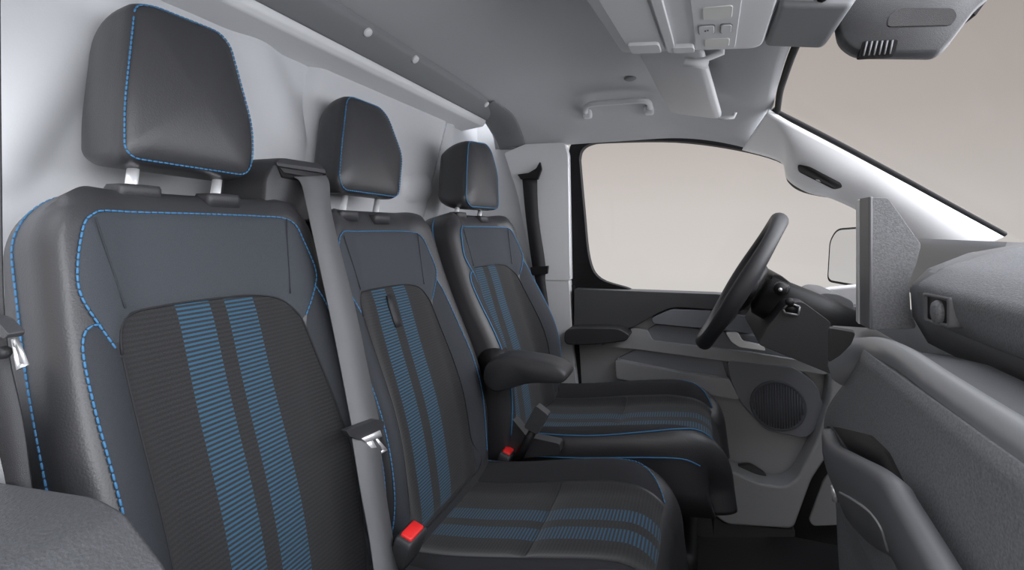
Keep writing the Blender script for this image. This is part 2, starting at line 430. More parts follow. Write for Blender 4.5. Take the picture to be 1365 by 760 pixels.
# ------------------------------------------------------------------ driver's door
dr = structure('door_1', (0, 1.68, 0), "grey driver's door with speaker and map pocket", 'door')
def pp(name, px, y0, depth, m, parent=dr, r=.01, bevel=.006, label=None):
    o = MB().prism(rounded([U(x, y, Y=y0) for x, y in px], r, 4), (0, depth, 0)).build(name, m, parent, bevel=bevel)
    if label: o['label'] = label
    return o
pp('door_panel', [(765, 388), (955, 394), (1130, 425), (1128, 560), (1080, 640), (1058, 706), (968, 700), (910, 655), (800, 640), (765, 560)], 1.665, .045, M['door'], r=.02)
pp('shoulder', [(765, 385), (955, 392), (1010, 397), (1012, 414), (948, 413), (893, 409), (838, 440), (765, 437)], 1.625, .06, M['doordk'], r=[.008, .01, .01, .01, .02, .04, .03, .008], bevel=.012, label='dark grained shoulder of the door below the window')
pp('switch_ledge', [(868, 424), (895, 412), (955, 414), (1010, 424), (1005, 445), (870, 432)], 1.628, .04, M['doormid'], r=.01, bevel=.008)
pp('pull_recess', [(862, 440), (876, 432), (1000, 446), (1090, 470), (1090, 485), (870, 456)], 1.650, .03, M['doormid'], r=.01, bevel=.006)
pp('arm_ledge', [(800, 462), (842, 438), (862, 440), (870, 455), (1000, 470), (1105, 487), (1105, 500), (970, 482), (850, 466)], 1.632, .04, M['door'], r=.01, bevel=.008)
pp('door_armrest', [(752, 440), (770, 437), (825, 438), (840, 447), (835, 455), (790, 460), (752, 460)], 1.560, .09, M['soft'], r=.02, bevel=.014, label='dark armrest pad of the door')
pp('map_pocket_face', [(824, 478), (850, 465), (962, 480), (970, 504), (900, 497)], 1.642, .03, M['doormid'], r=.006, bevel=.004, label='darker face of the map pocket')
pp('map_pocket_lip', [(820, 480), (900, 496), (972, 506), (986, 533), (930, 524), (822, 505)], 1.615, .05, M['door'], r=.008, bevel=.010)
pp('speaker_panel', [(968, 480), (1060, 489), (1088, 512), (1100, 545), (1096, 566), (1074, 586), (1020, 574), (985, 535), (974, 508)], 1.630, .04, M['doormid'], r=.02, bevel=.005, label='blue-grey speaker panel')
c = U(1037, 541, Y=1.627)
g = MB(); R_ = .075
rows = [[c+Vector((R_*rr*math.cos(a), h, R_*rr*math.sin(a))) for a in (2*math.pi*k/40 for k in range(40))] for rr, h in ((1.0, .006), (1.0, -.003), (.96, -.006), (.90, -.003), (.5, -.004), (.05, -.005))]
g.loft(rows)
for i in range(-9, 10):
    x = i*.0071
    hh = math.sqrt(max(0, (R_*.88)**2-x*x))
    g.box(c+Vector((x, -.005, 0)), (.0032, .004, 2*hh))
g.build('speaker_grille', M['grille'], dr)
pp('pocket_bin', [(905, 618), (975, 628), (1012, 645), (1045, 650), (1062, 640), (1088, 590), (1106, 535), (1110, 490), (1126, 492), (1126, 575), (1082, 640), (1058, 706), (968, 700), (905, 650)], 1.585, .085, M['door'], r=.018, bevel=.012)
pp('bottle_ring', [(965, 624), (1000, 620), (1022, 634), (1028, 650), (990, 640)], 1.640, .02, M['doordk'], r=.012, bevel=.003)
pp('sill_guard', [(900, 652), (965, 698), (1060, 707), (1060, 716), (895, 716)], 1.60, .07, M['doordk'], r=.006, bevel=.004)
h = [U(x, y, Y=1.615) for x, y in ((967, 443), (984, 444), (990, 455), (1018, 461), (1021, 468), (986, 463), (975, 456))]
MB().prism(rounded(h, .006, 3), (0, .018, 0)).build('door_handle', M['chrome'], dr, bevel=.004)['label'] = 'chrome inside door handle'
# black frame round the window
fr = MB()
inn = [U(x, y, Y=1.66) for x, y in ((772, 212), (775, 200), (786, 192), (810, 189), (900, 188), (985, 199), (1046, 217), (1052, 240), (1075, 256), (1130, 266))]
outr = [U(x, y, Y=1.66) for x, y in ((758, 206), (761, 193), (774, 184), (800, 180), (900, 178), (990, 192), (1056, 208), (1066, 232), (1080, 248), (1132, 258))]
inn, outr = smooth_line(inn, 5), smooth_line(outr, 5)
for a, b, c_, d in zip(inn, inn[1:], outr[1:], outr): fr.hexa([a, b, c_, d], [q+Vector((0, .035, 0)) for q in (a, b, c_, d)])
i2 = [U(x, y, Y=1.66) for x, y in ((772, 212), (778, 280), (785, 345), (800, 372), (840, 386), (840, 396))]
o2 = [U(x, y, Y=1.66) for x, y in ((758, 206), (757, 280), (758, 345), (760, 372), (764, 392), (780, 396))]
i2, o2 = smooth_line(i2, 5), smooth_line(o2, 5)
for a, b, c_, d in zip(i2, i2[1:], o2[1:], o2): fr.hexa([a, b, c_, d], [q+Vector((0, .035, 0)) for q in (a, b, c_, d)])
fr.build('window_seal', M['rubber'], dr, bevel=.002)
MB().prism([U(x, y, Y=1.655) for x, y in ((757, 380), (766, 380), (772, 470), (782, 640), (772, 640), (762, 470))], (0, .05, 0)).build('door_seal', M['rubber'], dr)

# passenger's door, only its armrest shoulder reaches into the picture
pd = structure('door_2', (-.45, .10, 0), "passenger's door with grained armrest in the bottom left corner", 'door')
arm = [(-.95, .748), (-.52, .757), (-.375, .772), (-.345, .768), (-.305, .742), (-.292, .70), (-.30, .60), (-.95, .60)]
MB().prism([(x, .035, z) for x, z in rounded([Vector((x, z)) for x, z in arm], [.01, .02, .01, .006, .006, .01, .02, .01], 4)], (0, .165, 0)).build('door_armrest', M['pad'], pd, bevel=.010, seg=4)
MB().prism([(-.95, .03, .04), (-.25, .03, .04), (.25, .03, .10), (.40, .03, .45), (.30, .03, .62), (-.95, .03, .62)], (0, .06, 0)).build('door_panel', M['door'], pd, bevel=.01)

# near door pillar
pl = structure('trim_5', (-.62, .16, 0), 'pale door pillar trim behind the passenger belt')
MB().prism([U(x, y, Y=.214) for x, y in ((-60, 505), (6, 505), (14, 700), (-60, 700))], (0, .003, 0)).build('lower_trim', M['door'], pl, bevel=.003)

# ------------------------------------------------------------------ dashboard
da = thing('dashboard', (.35, .8, .6), 'textured grey dashboard along the right edge with silver lip and glovebox', 'dashboard')
def dtop(xf, z): return [(xf, .05, z), (xf, .765, z), (xf+.001, .7965, z), (xf+.018, .8005, z), (xf+.024, .86, z), (max(xf+.08, .37), .90, z), (.47, 1.02, z), (.48, 1.62, z), (.80, 1.64, min(z, .915)), (.80, .05, min(z, .915))]
MB().loft([dtop(.285, .80), dtop(.268, .835), dtop(.266, .872), dtop(.285, .895), dtop(.330, .918), dtop(.385, .931)]).build('dash_top', M['dashsmooth'], da, smooth=True)
# passenger airbag pod: section swept along the car's width, with a chamfered far end
pod = [(.264, .836), (.248, .856), (.243, .884), (.275, .905), (.36, .932), (.50, .938), (.50, .82)]
pr = rounded([Vector(q) for q in pod], [.006, .012, .010, .03, .03, 0, 0], 4)
def podrow(y, k, dz=0): return [((x if x > .45 else x+k*(1 if z < .9 else .6)), y+(x-.243)*.38, z-dz*sstep(.84, .93, z)) for x, z in pr]
MB().loft([podrow(.10, 0), podrow(.40, 0), podrow(.66, 0), podrow(.715, .002), podrow(.745, .012, .004), podrow(.765, .035, .012)]).build('airbag_pod', M['dash'], da, bevel=0)
# vent with its round thumb wheel in the end of the pod
def dpx(px, py, X): return U(px, py, X=X)
v4 = [dpx(x, y, .2435) for x, y in ((1231, 390), (1268, 397), (1268, 438), (1231, 428))]
vm = MB(); nrm = Vector((-1, 0, 0))
o4 = rounded(v4, .004, 3); cc = sum(v4, Vector())/4
i4 = [cc+(q-cc)*.78 for q in o4]
vm.loft([[q+Vector((.012, 0, 0)) for q in o4], [q+Vector((-.001, 0, 0)) for q in o4], [q+Vector((-.001, 0, 0)) for q in i4], [q+Vector((.006, 0, 0)) for q in i4]])
vm.build('vent_frame', M['dashsmooth'], da)
MB().prism([q+Vector((.0012, 0, 0)) for q in i4], (.004, 0, 0)).build('vent_recess', M['black'], da)
c = cc+Vector((-.001, -.004, -.002))
MB().loft([[c+Vector((h, r*math.cos(a), r*math.sin(a)*1.15)) for a in (2*math.pi*k/28 for k in range(28))] for h, r in ((.008, .0115), (0, .0115), (-.003, .0095), (-.004, .004))]).build('vent_knob', M['dash'], da)
# storage shelf and its rolled silver lip
lipc = smooth_line([Vector((.187, .02, .818)), Vector((.187, .20, .818)), Vector((.187, .39, .818)), Vector((.187, .50, .820)), Vector((.187, .59, .822)), U(1160, 467, Y=.66), U(1125, 474, Y=.70), U(1113, 477, Y=.715)], 6)
MB().loft([[(x0, y, z), (.255, y, z), (.255, y, z+.012), (x0, y, z+.012)] for x0, y, z in ((.193, .02, .812), (.193, .58, .812), (.190, .66, .802), (.180, .72, .790), (.185, .79, .786), (.20, .90, .786))]).build('shelf', M['dashsmooth'], da, bevel=.002)
rows = []
for i, p in enumerate(lipc):
    k = i/(len(lipc)-1); h = lerp(.015, .032, sstep(.55, 1, k))
    rows.append([p+Vector((dx, 0, dz*h)) for dx, dz in ((.016, .40), (.009, .78), (.001, .72), (-.006, .25), (-.008, -.35), (-.003, -.85), (.006, -1.05), (.02, -1.05))])
MB().loft(rows).build('shelf_lip', M['silver'], da)['label'] = 'satin silver rolled lip of the shelf'
# glovebox face, a big gently crowned textured panel
def glove_pt(u, v):
    z = lerp(.35, .812, v)
    y1 = lerp(.845, .69, sstep(.66, .83, z)); y = lerp(.10, y1, u)
    return (.186-.014*math.sin(math.pi*v)+.02*sstep(.93, 1, u)+.02*sstep(.70, .55, z), y, z)
v, f = quad_grid(glove_pt, 30, 30)
solidify(mesh_obj('glovebox_door', v, f, M['dash'], da), .02, 0)['label'] = 'large grained glovebox face'
# open storage pocket below the glovebox towards the middle
lp = smooth_line([U(1100, 572, X=.155), U(1108, 592, X=.150), U(1135, 608, X=.146), U(1178, 632, X=.142), U(1198, 662, X=.142), U(1258, 765, X=.142), U(1330, 900, X=.145)], 6)
bt = smooth_line([U(1112, 640, X=.160), U(1124, 684, X=.165), U(1150, 716, X=.166), U(1182, 737, X=.166), U(1202, 770, X=.168), U(1250, 860, X=.17), U(1330, 1000, X=.17)], 6)
rows = []
for a, b in zip(lp, bt):
    b2 = Vector((b.x+.030, b.y, b.z-.02))
    rows.append([a+Vector((.014, 0, -.004)), a+Vector((.006, 0, .002)), a+Vector((-.003, 0, 0)), a+Vector((-.004, 0, -.010)), a.lerp(b, .5)+Vector((-.008, 0, 0)), b, b+Vector((.004, 0, -.004)), b2, b2+Vector((.014, 0, .004)), a.lerp(b, .5)+Vector((.008, 0, 0))])
MB().loft(rows).build('storage_pocket', M['dashsmooth'], da)['label'] = 'mid grey open storage pocket'
shade_ol = [U(x, y, X=.166) for x, y in ((1101, 568), (1118, 570), (1158, 580), (1180, 602), (1206, 652), (1236, 705), (1290, 780), (1258, 780), (1215, 705), (1190, 664), (1172, 636), (1130, 612))]
MB().prism(rounded(shade_ol, .006, 3), (.022, 0, 0)).build('pocket_shade', M['black'], da)  # black strip standing in for the deep shade beside the pocket lip
pk = [Vector(q) for q in ((1120, 657), (1140, 668), (1160, 683), (1174, 702), (1181, 722), (1184, 734))]
pk = [h for h in (camera_hit(COL.objects['storage_pocket'], p.x, p.y, .0002) for p in smooth_line(pk, 5)) if h]
MB().tube(pk, .0016, 6).build('pocket_seam', M['door'], da)
MB().prism(rounded([U(x, y, X=.180) for x, y in ((1128, 690), (1150, 700), (1172, 790), (1146, 790))], .006, 3), (.03, 0, 0)).build('lower_bracket', M['dashsmooth'], da, bevel=.004)
MB().tube([U(1112, 648, Y=.72), U(1114, 668, Y=.72)], .004, 8).build('pocket_screw', M['chrome'], da)
# dark lower tray behind the pocket
MB().box((.26, .42, .50), (.10, .66, .44)).build('lower_panel', M['rubber'], da, bevel=.01)
# instrument cowl and dark panel under the wheel
cowl = [(1022, 384), (1030, 366), (1040, 366), (1062, 383), (1088, 398), (1108, 408), (1112, 440), (1109, 480), (1040, 470), (1016, 452), (1016, 430)]
MB().prism(rounded([U(x, y, Y=1.30) for x, y in cowl], .012, 3), (0, .28, 0)).build('instrument_cowl', M['black'], da, bevel=.014)
MB().prism(rounded([U(x, y, Y=1.20) for x, y in ((1048, 404), (1070, 402), (1108, 430), (1110, 500), (1010, 459), (1022, 438))], .008, 3), (0, .34, 0)).build('knee_panel', M['soft'], da, bevel=.006)
MB().prism(rounded([U(x, y, Y=.645) for x, y in ((1104, 437), (1141, 443), (1135, 459), (1120, 474), (1104, 484))], .004, 3), (0.003, .014, 0)).build('console_end', M['black'], da, bevel=.006)
MB().prism(rounded([U(x, y, Y=1.36) for x, y in ((1078, 400), (1098, 390), (1118, 392), (1138, 402), (1138, 440), (1108, 440), (1085, 418))], .01, 3), (0, .2, 0)).build('cowl_side', M['dashsmooth'], da, bevel=.010)
q = U(1040, 386, Y=1.19)
MB().tube([q+Vector((.03, .12, -.01)), q+Vector((.005, .03, 0))], .012, 12).tube([q+Vector((.005, .03, 0)), q], [.015, .013], 14).build('ignition_barrel', M['black'], da)
MB().tube([q+Vector((0, -.001, 0)), q+Vector((0, -.003, 0))], .004, 10).build('key_slot', M['chrome'], da)
sw = [U(x, y, Y=1.195) for x, y in ((1044, 412), (1052, 404), (1066, 409), (1064, 420), (1046, 417))]
sm = MB(); cc = sum(sw, Vector())/5
for a, b in zip(sw, sw[1:]+sw[:1]): sm.tube([a, b], .0022, 6)
sm.build('switch_frame', M['silver'], da)
MB().prism([cc+(p-cc)*.8+Vector((0, .001, 0)) for p in sw], (0, .012, 0)).build('switch', M['black'], da)

# upright screen on the middle of the dash
sc_ = thing('touch_screen', (.24, .85, .81), 'upright slab of a touchscreen seen edge on beside the side mirror', 'screen')
def zprism(poly, z0, z1): return MB().prism([(x, y, z0) for x, y in poly], (0, 0, z1-z0))
zprism([(.222, .80), (.2215, .842), (.2275, .842), (.2265, .80)], .812, .997).build('bezel', M['dashsmooth'], sc_, bevel=.003)
zprism([(.2225, .845), (.224, .858), (.268, .935), (.282, .930), (.245, .845)], .815, .992).build('display_panel', M['screen'], sc_, bevel=.003)
zprism([(.2205, .8425), (.2235, .866), (.227, .866), (.2255, .8425)], .812, .995).build('bezel_glint', M['pillar'], sc_, bevel=.001)  # pale strip painting the reflection along the screen's edge
hp = [U(x, y, Y=.803) for x, y in ((1161, 263), (1184, 264), (1208, 298), (1228, 326), (1222, 350), (1212, 378), (1214, 414), (1222, 438), (1161, 440))]
MB().prism(rounded(hp, .004, 3), (.0, .035, 0)).build('screen_housing', M['dash'], sc_, bevel=.004)

# steering wheel and its column
wc = Vector((.100, 1.33, .820)); wn = Vector((-.875, .06, .484)).normalized()
wt = Vector((.484, 0, .875)); wt = (wt-wn*wt.dot(wn)).normalized(); wy = wn.cross(wt)
sw_ = thing('steering_wheel', wc, 'black steering wheel seen nearly edge on in front of the driver window', 'steering wheel')
def wp(a, r, n=0): return wc+(wt*math.sin(a)+wy*math.cos(a))*r+wn*n
rim = MB(); ns = 64; rows = []
for i in range(ns):
    a = 2*math.pi*i/ns; rd = (wt*math.sin(a)+wy*math.cos(a)); th = .0155+.0015*math.cos(4*a)
    rows.append([wp(a, .178)+(rd*math.cos(b)+wn*math.sin(b)*1.15)*th for b in (2*math.pi*k/14 for k in range(14))])
rows.append(rows[0]); rim.loft(rows, True, False); rim.build('rim', M['soft'], sw_)
hub = MB(); rows = []
for r, n in ((.02, -.030), (.055, -.028), (.070, -.022), (.074, -.014), (.062, -.004), (.03, .002), (.004, .003)):
    rows.append([wp(a, r*(1+.10*math.cos(2*a)), n-.012) for a in (2*math.pi*k/40 for k in range(40))])
hub.loft(rows); hub.build('hub', M['black'], sw_)
for a in (math.radians(4), math.radians(176), math.radians(-90)):
    b = MB(); rows = []
    side = (wt*math.cos(a)-wy*math.sin(a))
    for r, n, w, t in ((.05, -.024, .028, .012), (.10, -.022, .022, .010), (.14, -.015, .018, .008), (.172, -.002, .020, .008)):
        p = wp(a, r, n); rows.append([p+side*w*math.cos(q)+wn*t*math.sin(q) for q in (2*math.pi*k/12 for k in range(12))])
    b.loft(rows).build('spoke', M['silver'] if abs(a+math.pi/2) < .1 else M['soft'], sw_)
cl_ = thing('steering_column', wc-wn*.1, 'black steering column shroud behind the wheel', 'steering column')
def colrow(n, a, b, dz=0): return [wc+wn*n+wt*(a*math.sin(q)*(abs(math.sin(q))**-.3 if abs(math.sin(q)) > 1e-6 else 1)+dz)+wy*b*math.cos(q)*(abs(math.cos(q))**-.3 if abs(math.cos(q)) > 1e-6 else 1) for q in (2*math.pi*k/32 for k in range(32))]
MB().loft([colrow(-.046, .036, .040), colrow(-.056, .052, .056), colrow(-.16, .060, .062, .004), colrow(-.26, .062, .064, .01)]).build('shroud', M['black'], cl_)
for s, nm in ((1, 'indicator_stalk'), (-1, 'wiper_stalk')):
    a = wc-wn*.115+wy*s*.045+wt*.02
    MB().tube([a, a+wy*s*.05+wn*.01, a+wy*s*.10+wn*.02, a+wy*s*.125+wn*.025], [.006, .006, .009, .008], 10).build(nm, M['black'], cl_)

# outside mirror beyond the driver's window
em = thing('side_mirror', U(1122, 395, Y=1.92), "door mirror outside the driver's window", 'mirror')
mn = Vector((-.85, -.52, 0)).normalized(); mp = (.46, 1.90, .9)
gp = rounded([UP(x, y, mp, mn) for x, y in ((1104, 373), (1107, 322), (1116, 307), (1172, 303), (1172, 385))], .02, 5)
MB().prism(gp, -mn*.006).build('mirror_glass', M['mirror'], em, smooth=False)
cg = sum(gp, Vector())/len(gp)
MB().loft([[cg+(p-cg)*1.08-mn*.002 for p in gp], [cg+(p-cg)*1.09-mn*.02 for p in gp], [cg+(p-cg)*1.02-mn*.07 for p in gp], [cg+(p-cg)*.72-mn*.12 for p in gp]]).build('mirror_shell', M['rubber'], em)
MB().prism(rounded([U(x, y, Y=1.74) for x, y in ((1084, 398), (1094, 385), (1142, 380), (1172, 384), (1172, 410), (1092, 408))], .012, 4), (.05, .16, -.01)).build('mirror_arm', M['light'], em, bevel=.01)

# ------------------------------------------------------------------ overhead fittings
oc = thing('overhead_console', (0, .85, 1.31), 'pale overhead console with lamp lenses and buttons on the ceiling', 'console')
A, B, C, D = Vector((-.172, .66, 1.312)), Vector((-.142, .975, 1.304)), Vector((.108, .968, 1.276)), Vector((.108, .64, 1.284))
def oc_pt(u, v, h=0):      # u along X, v along Y (0 near .. 1 far)
    p = lerp(lerp(A, D, u), lerp(B, C, u), v); return p+Vector((0, 0, h))
edge = rounded([Vector((0, 0)), Vector((0, 1)), Vector((1, 1)), Vector((1, 0))], [.02, .05, .10, .02], 6)
rows = []
for k, h in ((1.07, .085), (1.03, .03), (1.0, .006), (.985, .001), (.96, 0)):
    rows.append([oc_pt(.5+(p[0]-.5)*k, .5+(p[1]-.5)*k, h) for p in edge])
MB().loft(rows).build('housing', M['light'], oc)
def oc_box(name, u0, u1, v0, v1, h0, h1, m, r=.02, bevel=.0015):
    q = rounded([Vector((u0, v0)), Vector((u0, v1)), Vector((u1, v1)), Vector((u1, v0))], r, 3)
    return MB().loft([[oc_pt(p[0], p[1], h0) for p in q], [oc_pt(p[0], p[1], h1) for p in q]]).build(name, m, oc, bevel=bevel)
oc_box('lamp_panel', .56, .82, .12, .95, -.003, .002, M['light'])
oc_box('sliding_cover', .08, .34, .10, .93, -.004, .002, M['light'])
oc_box('divider_rib', .36, .42, .06, .96, -.007, .002, M['light'])
oc_box('pull_grip', .10, .32, .80, .93, -.010, .002, M['light'], bevel=.004)
oc_box('end_grip', .40, .55, .88, .96, -.008, .002, M['light'], bevel=.003)
for v0, v1 in ((.42, .56), (.80, .91)): oc_box('lamp_lens', .62, .78, v0, v1, -.0045, 0, M['lens'])
for u0, u1 in ((.585, .69), (.715, .79)): 
    oc_box('switch_border', u0, u1, .615, .735, -.0042, 0, M['rail'])
    oc_box('switch', u0+.006, u1-.006, .623, .727, -.0054, 0, M['light'])
for du, dv, su in ((.0, .0, .010), (.016, -.006, .008)): oc_box('switch_icon', .625+du, .625+du+su, .67+dv, .685+dv, -.0060, -.005, M['icon'], r=.003, bevel=0)
br = [(.112, 1.36), (.222, 1.36), (.224, 1.30), (.200, 1.262), (.112, 1.278)]
MB().prism([(x, .80, z) for x, z in br], (0, .165, 0)).build('bracket', M['rail'], oc, bevel=.008)['label'] = 'mid grey front bracket'

# housing at the top of the windscreen, dark, with an air grille
mh = thing('camera_housing', (.30, .85, 1.27), 'dark grey wedge-shaped sensor housing at top of the windscreen', 'housing')
YH = .93
fa = [U(x, y, Y=YH) for x, y in ((1111, 16), (1124, -40), (1310, -60), (1322, -4), (1296, 18), (1262, 64), (1248, 77), (1140, 76), (1118, 60))]
ce = sum(fa, Vector())/len(fa); fr_ = rounded(fa, .014, 4)
MB().loft([[ce+(p-ce)*.9+Vector((.0, .03, .005)) for p in fr_], [p+Vector((0, .01, 0)) for p in fr_], [p for p in fr_], [ce+(p-ce)*.985+Vector((0, -.010, .002)) for p in fr_], [ce+(p-ce)*.96+Vector((0, -.016, .004)) for p in fr_]]).build('shell', M['hous'], mh)
gr = [U(x, y, Y=YH-.0175) for x, y in ((1153, 56), (1194, 54), (1190, 72), (1148, 75))]
gc = sum(gr, Vector())/4
gm = MB().prism(rounded([gc+(p-gc)*1.16+Vector((0, .0004, 0)) for p in gr], .003, 3), (0, .012, 0)); gm.build('grille', M['rubber'], mh, bevel=.001)
for k in range(6):
    t0 = k/6+.03; t1 = t0+.055
    a, b = gr[0].lerp(gr[1], t0), gr[3].lerp(gr[2], t0); c, d = gr[0].lerp(gr[1], t1), gr[3].lerp(gr[2], t1)
    MB().prism([a, c, d, b], (0, -.003, 0)).build('grille_slat', M['dashsmooth'], mh)
lensp = [U(x, y, Y=YH-.018) for x, y in ((1184, 22), (1200, 9), (1272, 10), (1278, 22), (1268, 34), (1182, 36))]
MB().prism(rounded(lensp, .006, 3), (0, .05, 0)).build('lens_panel', M['soft'], mh, bevel=.003)
bm_ = [U(x, y, Y=YH+.0) for x, y in ((1296, 14), (1308, -6), (1322, -8), (1300, 22))]
MB().prism(rounded(bm_, .003, 3), (0, .03, 0)).build('mirror_mount', M['black'], mh, bevel=.002)

# sun visor folded up against the roof, with its hinge arm and clip
vs = thing('sun_visor', (0, 1.22, 1.29), 'pale sun visor folded up above the driver window', 'sun visor')
va, vb, vc, vd = U(846, 62, Y=1.03), U(936, 72, Y=1.03), U(962, 161, Y=1.41), U(892, 152, Y=1.41)
vn = (vb-va).cross(vd-va).normalized()
if vn.z < 0: vn = -vn
q = rounded([va, vb, vc, vd], [.01, .012, .03, .03], 4)
ce = sum(q, Vector())/len(q)
MB().loft([[ce+(p-ce)*s+vn*h for p in q] for s, h in ((.95, 0), (.985, .003), (1.0, .008), (.99, .013), (.95, .016))]).build('visor_panel', M['light'], vs)
a1, a2, a3 = U(962, 70, Y=1.02), U(938, 80, Y=1.035), U(915, 84, Y=1.05)
MB().tube([a1+Vector((0, 0, .03)), a1, a2, a3], [.007, .007, .006, .006], 10).build('hinge_arm', M['light'], vs)
MB().tube([U(912, 83, Y=1.03), U(944, 86, Y=1.03)], .009, 12).build('hinge_clip', M['light'], vs)
MB().tube([U(958, 158, Y=1.40), U(978, 156, Y=1.40), U(980, 150, Y=1.40)], .0055, 8).build('end_clip', M['light'], vs)

def ceil_hit(px, py, gap=0):      # where a measured line meets the headliner
    lo, hi = .4, 2.2
    a = (px-HX)/FOC; b = (HY-py)/FOC; d = Vector((FWD[0]+a*RGT[0], FWD[1]+a*RGT[1], b)); o = Vector((0, 0, EZ))
    def above(t):
        p = o+d*t; q = abs(p.y-.90)/.74; k = max(0, (q-.52)/.48); ze = wintop(p.x)
        return p.z-(ze+(ceil_z(p.x)-ze)*((1-k**2.4)**(1/1.7) if k < 1 else 0))
    for _ in range(50):
        m = (lo+hi)/2
        if above(m) > 0: hi = m
        else: lo = m
    return o+d*(lo-gap)
cl1, cl2 = smooth_line([Vector(q) for q in ((634, 146), (648, 166), (662, 190), (668, 208))], 5), smooth_line([Vector(q) for q in ((660, 134), (684, 152), (696, 176), (706, 208))], 5)
rows = [[ceil_hit(*lerp(a, b, t), g) for t, g in ((0, -.01), (.02, .004), (.1, .012), (.5, .015), (.9, .012), (.98, .004), (1, -.01))] for a, b in zip(cl1, cl2)]
MB().loft(rows, False, False).build('pillar_cap', M['rail'], bp_)
gh = thing('grab_handle', U(820, 145, Y=1.53), 'pale grab handle on the ceiling edge above the driver window', 'grab handle')
hx = [ceil_hit(x, y, g) for x, y, g in ((782, 153, -.01), (780, 146, .03), (788, 139, .05), (825, 136, .055), (857, 134, .05), (866, 139, .03), (866, 148, -.01))]
MB().tube(smooth_line(hx, 5), .0085, 12).build('grip', M['light'], gh)
for x, y in ((783, 152), (865, 147)):
    MB().box(ceil_hit(x, y, .006), (.030, .030, .030)).build('mount', M['light'], gh, bevel=.008)
hk = MB(); c = ceil_hit(840, 104); c.z += .001
hk.loft([[c+Vector((r*math.cos(a), r*math.sin(a), h)) for a in (2*math.pi*k/20 for k in range(20))] for r, h in ((.017, .0), (.017, -.004), (.012, -.007), (.004, -.008))])
setp(hk.build('plug_cap', M['rail']), 'small round grey plug in the headliner above the grab handle', 'cap')

# ------------------------------------------------------------------ seats
REC = math.atan(.26); CA, SA = math.cos(REC), math.sin(REC)
class Back:
    """one padded backrest: t across, s up along the recline, n out of the front face"""
    def __init__(s, x0, yc, wl, wr, z0=.43, S=.598, bol=.032, D=.102):
        s.x0, s.yc, s.wl, s.wr, s.z0, s.S, s.bol, s.D = x0, yc, wl, wr, z0, S, bol, D
    def P(s, t, q, n): return Vector((s.x0-q*SA+n*CA, s.yc+t, s.z0+q*CA+n*SA))
    def w(s, t, q):
        w = s.wl if t < 0 else s.wr
        k = 1-.07*sstep(.30, .58, q)-.10*sstep(.12, -.06, q)
        rc = .075; e = max(0, (q-(s.S-rc))/rc)
        return w*k-rc*(1-math.sqrt(max(0, 1-e*e)))
    def nf(s, t, q):
        w = max(.01, s.w(t, min(q, s.S-.03))); u = min(1, abs(t)/w)
        b = s.bol*(.30+.70*math.exp(-((q-.20)/.19)**2))
        n = b*sstep(.50, .86, u)-.004*(1-u*u)+.014*math.exp(-((q-.17)/.14)**2)
        e = max(0, (u-.88)/.12); n -= .030*(1-math.sqrt(max(0, 1-e*e)))
        g = max(0, (q-(s.S-.05))/.05); n -= .034*(1-math.sqrt(max(0, 1-min(1, g)**2)))
        return n
    def F(s, t, q, h=0): return s.P(t, q, s.nf(t, q)+h)
    def body(s, name, m, parent):
        rows = []; N = 56; qs = [-.05+.02*i for i in range(27)]+[s.S-.10+.10*(1-(1-k/22)**2) for k in range(1, 23)]
        qs = sorted(set(round(min(q, s.S-1e-4), 4) for q in qs))
        for q in qs:
            wl, wr = s.w(-1, q), s.w(1, q); row = []
            for k in range(N+1):
                c = -math.cos(math.pi*k/N); c = c*(1-.0)
                t = c*(wl if c < 0 else wr)
                row.append(s.F(t, q))
            d = s.D*(1-.20*sstep(.2, .6, q)); g = max(0, (q-(s.S-.04))/.04); d2 = d-.004*(1-math.sqrt(max(0, 1-min(1, g)**2)))
            for c in (1.0, 1.0, .96, .85, .5, 0, -.5, -.85, -.96, -1.0, -1.0):
                pass
            back = [(1.0, .25), (1.0, .55), (1.0, .85), (.96, 1), (.5, 1.02), (0, 1.02), (-.5, 1.02), (-.96, 1), (-1.0, .85), (-1.0, .55), (-1.0, .25)]
            for c, k in back:
                t = c*(wl if c < 0 else wr); row.append(s.P(t, q, -.02-(d2-.02)*k))
            rows.append(row)
        MBx = MB().loft(rows); return MBx.build(name, m, parent)
    def side_pt(s, t, q, n, h):   # on the outer side wall (t<0)
        return s.P(-s.w(-1, q)-h, q, n)

